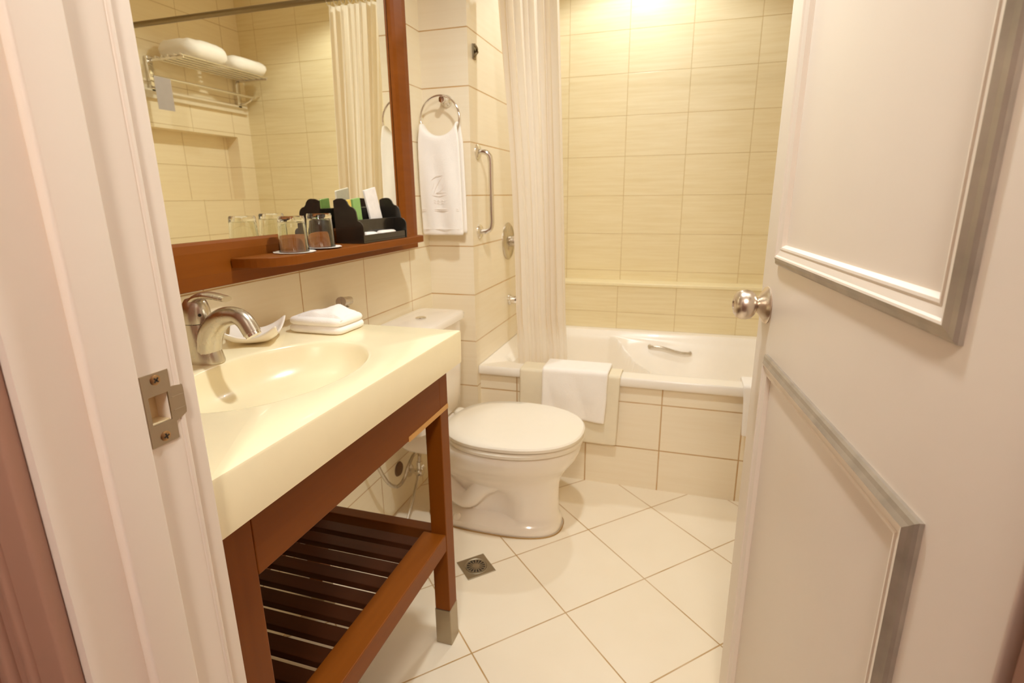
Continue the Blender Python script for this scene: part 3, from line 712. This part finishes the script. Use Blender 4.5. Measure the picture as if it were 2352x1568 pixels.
# trapway bulge
for s in (-1, 1):
    tube(b, smooth_path([(.44, TY+s*.060, .20), (.36, TY+s*.068, .16), (.30, TY+s*.066, .10), (.25, TY+s*.062, .11), (.20, TY+s*.058, .17), (.16, TY+s*.055, .22)], 6), .034, 16)
obj('bowl', b, M_porc, to, True)
for s in (-1, 1): obj('bolt_cap', lathe(nb(), [(.0, 0), (.016, 0), (.015, .010), (.009, .019), (0, .021)], (.262, TY+s*.098, .030), n=24), M_porc, to, True)
b = nb(); rings(b, [oval(.118, .645, .124, .0006, .75), oval(.114, .648, .127, .0006, .75), oval(.118, .645, .1235, .004, .75)], cap0=False, cap1=False); obj('floor_seal', b, M_rubber, to, label='brown stained seal around the base')
b = nb(); rings(b, [oval(.222, .706, .200, .3525, .93, .06), oval(.214, .715, .209, .3565, .93, .06), oval(.213, .717, .211, .368, .93, .06), oval(.219, .711, .205, .3735, .93, .06)]); obj('seat', b, M_seat, to, True)
b = nb(); rings(b, [oval(.222, .708, .201, .3765, .86, .06), oval(.215, .716, .210, .3805, .86, .06), oval(.214, .718, .212, .392, .86, .06), oval(.220, .713, .207, .3975, .86, .06), oval(.25, .68, .175, .4005, .88, .06), oval(.35, .58, .09, .402, .93, .06)]); obj('lid', b, M_seat, to, True)
for s in (-1, 1): obj('hinge_cap', slab(nb(), .215, TY+s*.075, .3735, .397, .018, .024, 0, .5, 0), M_seat, to, True)
b = nb()
def tk(x0, x1, hw, z, e=.22): return oval(x0, x1, hw, z, e)
rings(b, [tk(.025, .175, .165, .374), tk(.020, .185, .175, .385), tk(.015, .190, .182, .50), tk(.012, .196, .188, .735)]); obj('tank', b, M_porc, to, True)
b = nb(); rings(b, [tk(.010, .202, .193, .736), tk(.006, .208, .199, .741), tk(.006, .209, .200, .758), tk(.010, .204, .195, .766), tk(.03, .185, .175, .769)]); obj('tank_lid', b, M_porc, to, True)
b = nb(); lathe(b, [(0, 0), (.020, 0), (.020, .004), (.016, .006), (0, .006)], (.107, TY, .7688), n=24); obj('flush_button', b, M_chrome, to, True)

# ------------------------------------------------------------------ bidet sprayer and supply valve
bs = thing('bidet_sprayer', 'chrome bidet spray head on the wall between counter and toilet tank', 'bidet sprayer', (.0, 1.40, .86))
b = nb(); box(b, 0, .018, 1.388, 1.412, .800, .84, .004); obj('bracket', b, M_chrome, bs, True)
b = nb(); tube(b, smooth_path([(.035, 1.408, .66), (.036, 1.405, .76), (.038, 1.400, .83), (.042, 1.396, .880)], 5), [.009]*15+[.0085], 14); obj('grip', b, M_chrome, bs, True)
b = nb(); tube(b, [(.034, 1.425, .893), (.046, 1.385, .898), (.060, 1.343, .905)], [.013, .014, .015], 18); obj('spray_head', b, M_nickel, bs, True)
vl = thing('supply_valve', 'chrome angle valve with hoses on the wall under the vanity', 'valve', (0, 1.79, .12))
b = nb(); lathe(b, [(0, 0), (.028, 0), (.024, .006), (.010, .010), (.010, .05), (0, .05)], (0, 1.785, .120), (1, 0, 0), 24)
tube(b, [(.045, 1.765, .120), (.045, 1.815, .128)], .012, 14); tube(b, [(.045, 1.785, .120), (.045, 1.785, .165)], .010, 14); lathe(b, [(0, 0), (.016, 0), (.018, .006), (.014, .012), (0, .013)], (.048, 1.785, .120), (1, 0, 0), 16); obj('valve_body', b, M_chrome, vl, True)
b = nb(); tube(b, smooth_path([(.045, 1.785, .16), (.05, 1.78, .205), (.055, 1.73, .225), (.055, 1.68, .20), (.055, 1.64, .165), (.055, 1.585, .165), (.05, 1.53, .215), (.046, 1.47, .33), (.038, 1.41, .5), (.036, 1.408, .66)], 7), .0065, 12); obj('flexible_hose', b, M_nickel, vl, True)
b = nb(); tube(b, [(.045, 1.775, .115), (.062, 1.70, .07), (.080, 1.60, .010)], .0065, 12); obj('straight_pipe', b, M_chrome, vl, True)
b = nb(); lathe(b, [(0, 0), (.030, 0), (.026, .006), (.012, .008), (0, .008)], (0, 1.70, .170), (1, 0, 0), 24); obj('wall_flange', b, plain('tarnished', (.20, .12, .07), .5, metal=.6), vl, True)

# ------------------------------------------------------------------ floor drain
fd = thing('floor_drain', 'square metal floor drain with a round grate beside the vanity leg', 'drain', (.4165, 1.447, 0), -PI/4+.0)
M45 = Matrix.Rotation(0, 4, 'Z')
M_drain = brushed('drain_metal', (.42, .36, .26), .42)
b = nb(); s = .0495; n = 40
sq = [(max(-s, min(s, 2*s*math.cos(2*PI*i/n+PI/4*0))), max(-s, min(s, 2*s*math.sin(2*PI*i/n))), .003) for i in range(n)]
def sqr(k, z):
    out = []
    for i in range(n):
        a = 2*PI*i/n; c, q = math.cos(a), math.sin(a); t = 1/max(abs(c), abs(q)); out.append((c*t*s*k, q*t*s*k, z))
    return out
def cir(r, z): return [(r*math.cos(2*PI*i/n), r*math.sin(2*PI*i/n), z) for i in range(n)]
rings(b, [sqr(1, .0005), sqr(1, .0022), sqr(.98, .003), cir(.040, .003), cir(.038, .0038), cir(.035, .0022), cir(.034, .0008), cir(.001, .0008)], cap0=False)
obj('drain_plate', b, M_drain, fd, False, local=True)
b = nb()
for k in range(16):
    M = Matrix.Rotation(2*PI*k/16, 4, 'Z'); box(b, .010, .034, -.0019, .0019, .001, .0028, M=M)
lathe(b, [(0, 0), (.012, 0), (.011, .0028), (0, .0034)], (0, 0, .001), n=24); rings(b, [cir(.031, .0005), cir(.0345, .0005), cir(.0345, .0035), cir(.031, .0035), cir(.031, .0005)], cap0=False, cap1=False)
obj('drain_grate', b, M_drain, fd, False, local=True)
b = nb(); lathe(b, [(0, 0), (.0335, 0), (.0335, .0004), (0, .0004)], (0, 0, .0009), n=32); obj('drain_hole', b, M_dark, fd, local=True)

# ------------------------------------------------------------------ towel rack (seen in the mirror)
rk = thing('towel_rack', 'chrome hotel towel rack on the right wall, seen in the mirror', 'towel rack', (XR, 2.67, 1.9))
ZR = 1.900
for y in (2.375, 2.965):
    b = nb(); box(b, XR-.022, XR, y-.016, y+.016, 1.745, 1.915, .003); box(b, XR-.245, XR-.01, y-.004, y+.004, ZR-.012, ZR+.004, .002)
    tube(b, smooth_path([(XR-.012, y, 1.765), (XR-.06, y, 1.768), (XR-.105, y, 1.785), (XR-.115, y, 1.80)], 5), .006, 10); obj('bracket', b, M_chrome, rk, True)
for k in range(6):
    b = nb(); tube(b, [(XR-.035-k*.041, 2.362, ZR+.004), (XR-.035-k*.041, 2.978, ZR+.004)], .005, 12); obj('rail', b, M_chrome, rk, True)
b = nb(); tube(b, [(XR-.115, 2.285, 1.800), (XR-.115, 2.985, 1.800)], .007, 14); obj('towel_bar', b, M_chrome, rk, True)
for i, (y, h, l) in enumerate(((2.845, .070, 'white bath towel folded on the rack end nearest the back wall'), (2.545, .090, 'taller white bath towel folded in the middle of the rack'))):
    b = nb(); zz = ZR+.0098
    hw = .140
    slab(b, XR-.140, y, zz, zz+h, .128, hw, 0, .5, .007, i+3)
    o = obj('bath_towel', b, M_towel, smooth=True); tag(o, l, 'towel', 'bath towels on the wall rack')
b = nb(); box(b, XR-.1235, XR-.1225, 2.292, 2.388, 1.645, 1.800)
o = obj('notice_card', b, plain('grey_card', (.44, .39, .38), .5)); tag(o, 'grey notice card hanging from the towel rack bar in the mirror', 'card')

# ------------------------------------------------------------------ ceiling lights
def downlight(loc, lab):
    t = thing('ceiling_light', lab, 'ceiling light', loc)
    b = nb(); lathe(b, [(.045, 0), (.062, 0), (.064, .004), (.062, .0145), (.045, .0145)], (loc[0], loc[1], ZC-.0145), n=36); obj('trim_ring', b, M_ceil, t, True)
    b = nb(); lathe(b, [(0, 0), (.044, 0), (.044, .002), (0, .002)], (loc[0], loc[1], ZC-.0035), n=36); obj('lens', b, M_lens, t)
downlight((LAMP_A.x, LAMP_A.y, ZC), 'round recessed ceiling light over the bathtub')
t = thing('ceiling_light', 'round surface mounted ceiling light over the bathroom floor', 'ceiling light', (LAMP_B.x, LAMP_B.y, ZC))
b = nb(); lathe(b, [(0, 0), (.07, 0), (.08, .012), (.08, .03), (0, .03)], (LAMP_B.x, LAMP_B.y, ZC-.03), n=36); obj('diffuser', b, M_lens, t, True)
t = thing('ceiling_light', 'added round fill light on the unseen hallway ceiling', 'ceiling light', (HALL_FILL.x, HALL_FILL.y, ZC))  # fixture added for the hallway fill, out of view
b = nb(); lathe(b, [(0, 0), (.10, 0), (.12, .02), (.12, .03), (0, .03)], (HALL_FILL.x, HALL_FILL.y, ZC-.03), n=36); obj('diffuser', b, M_lens, t, True)
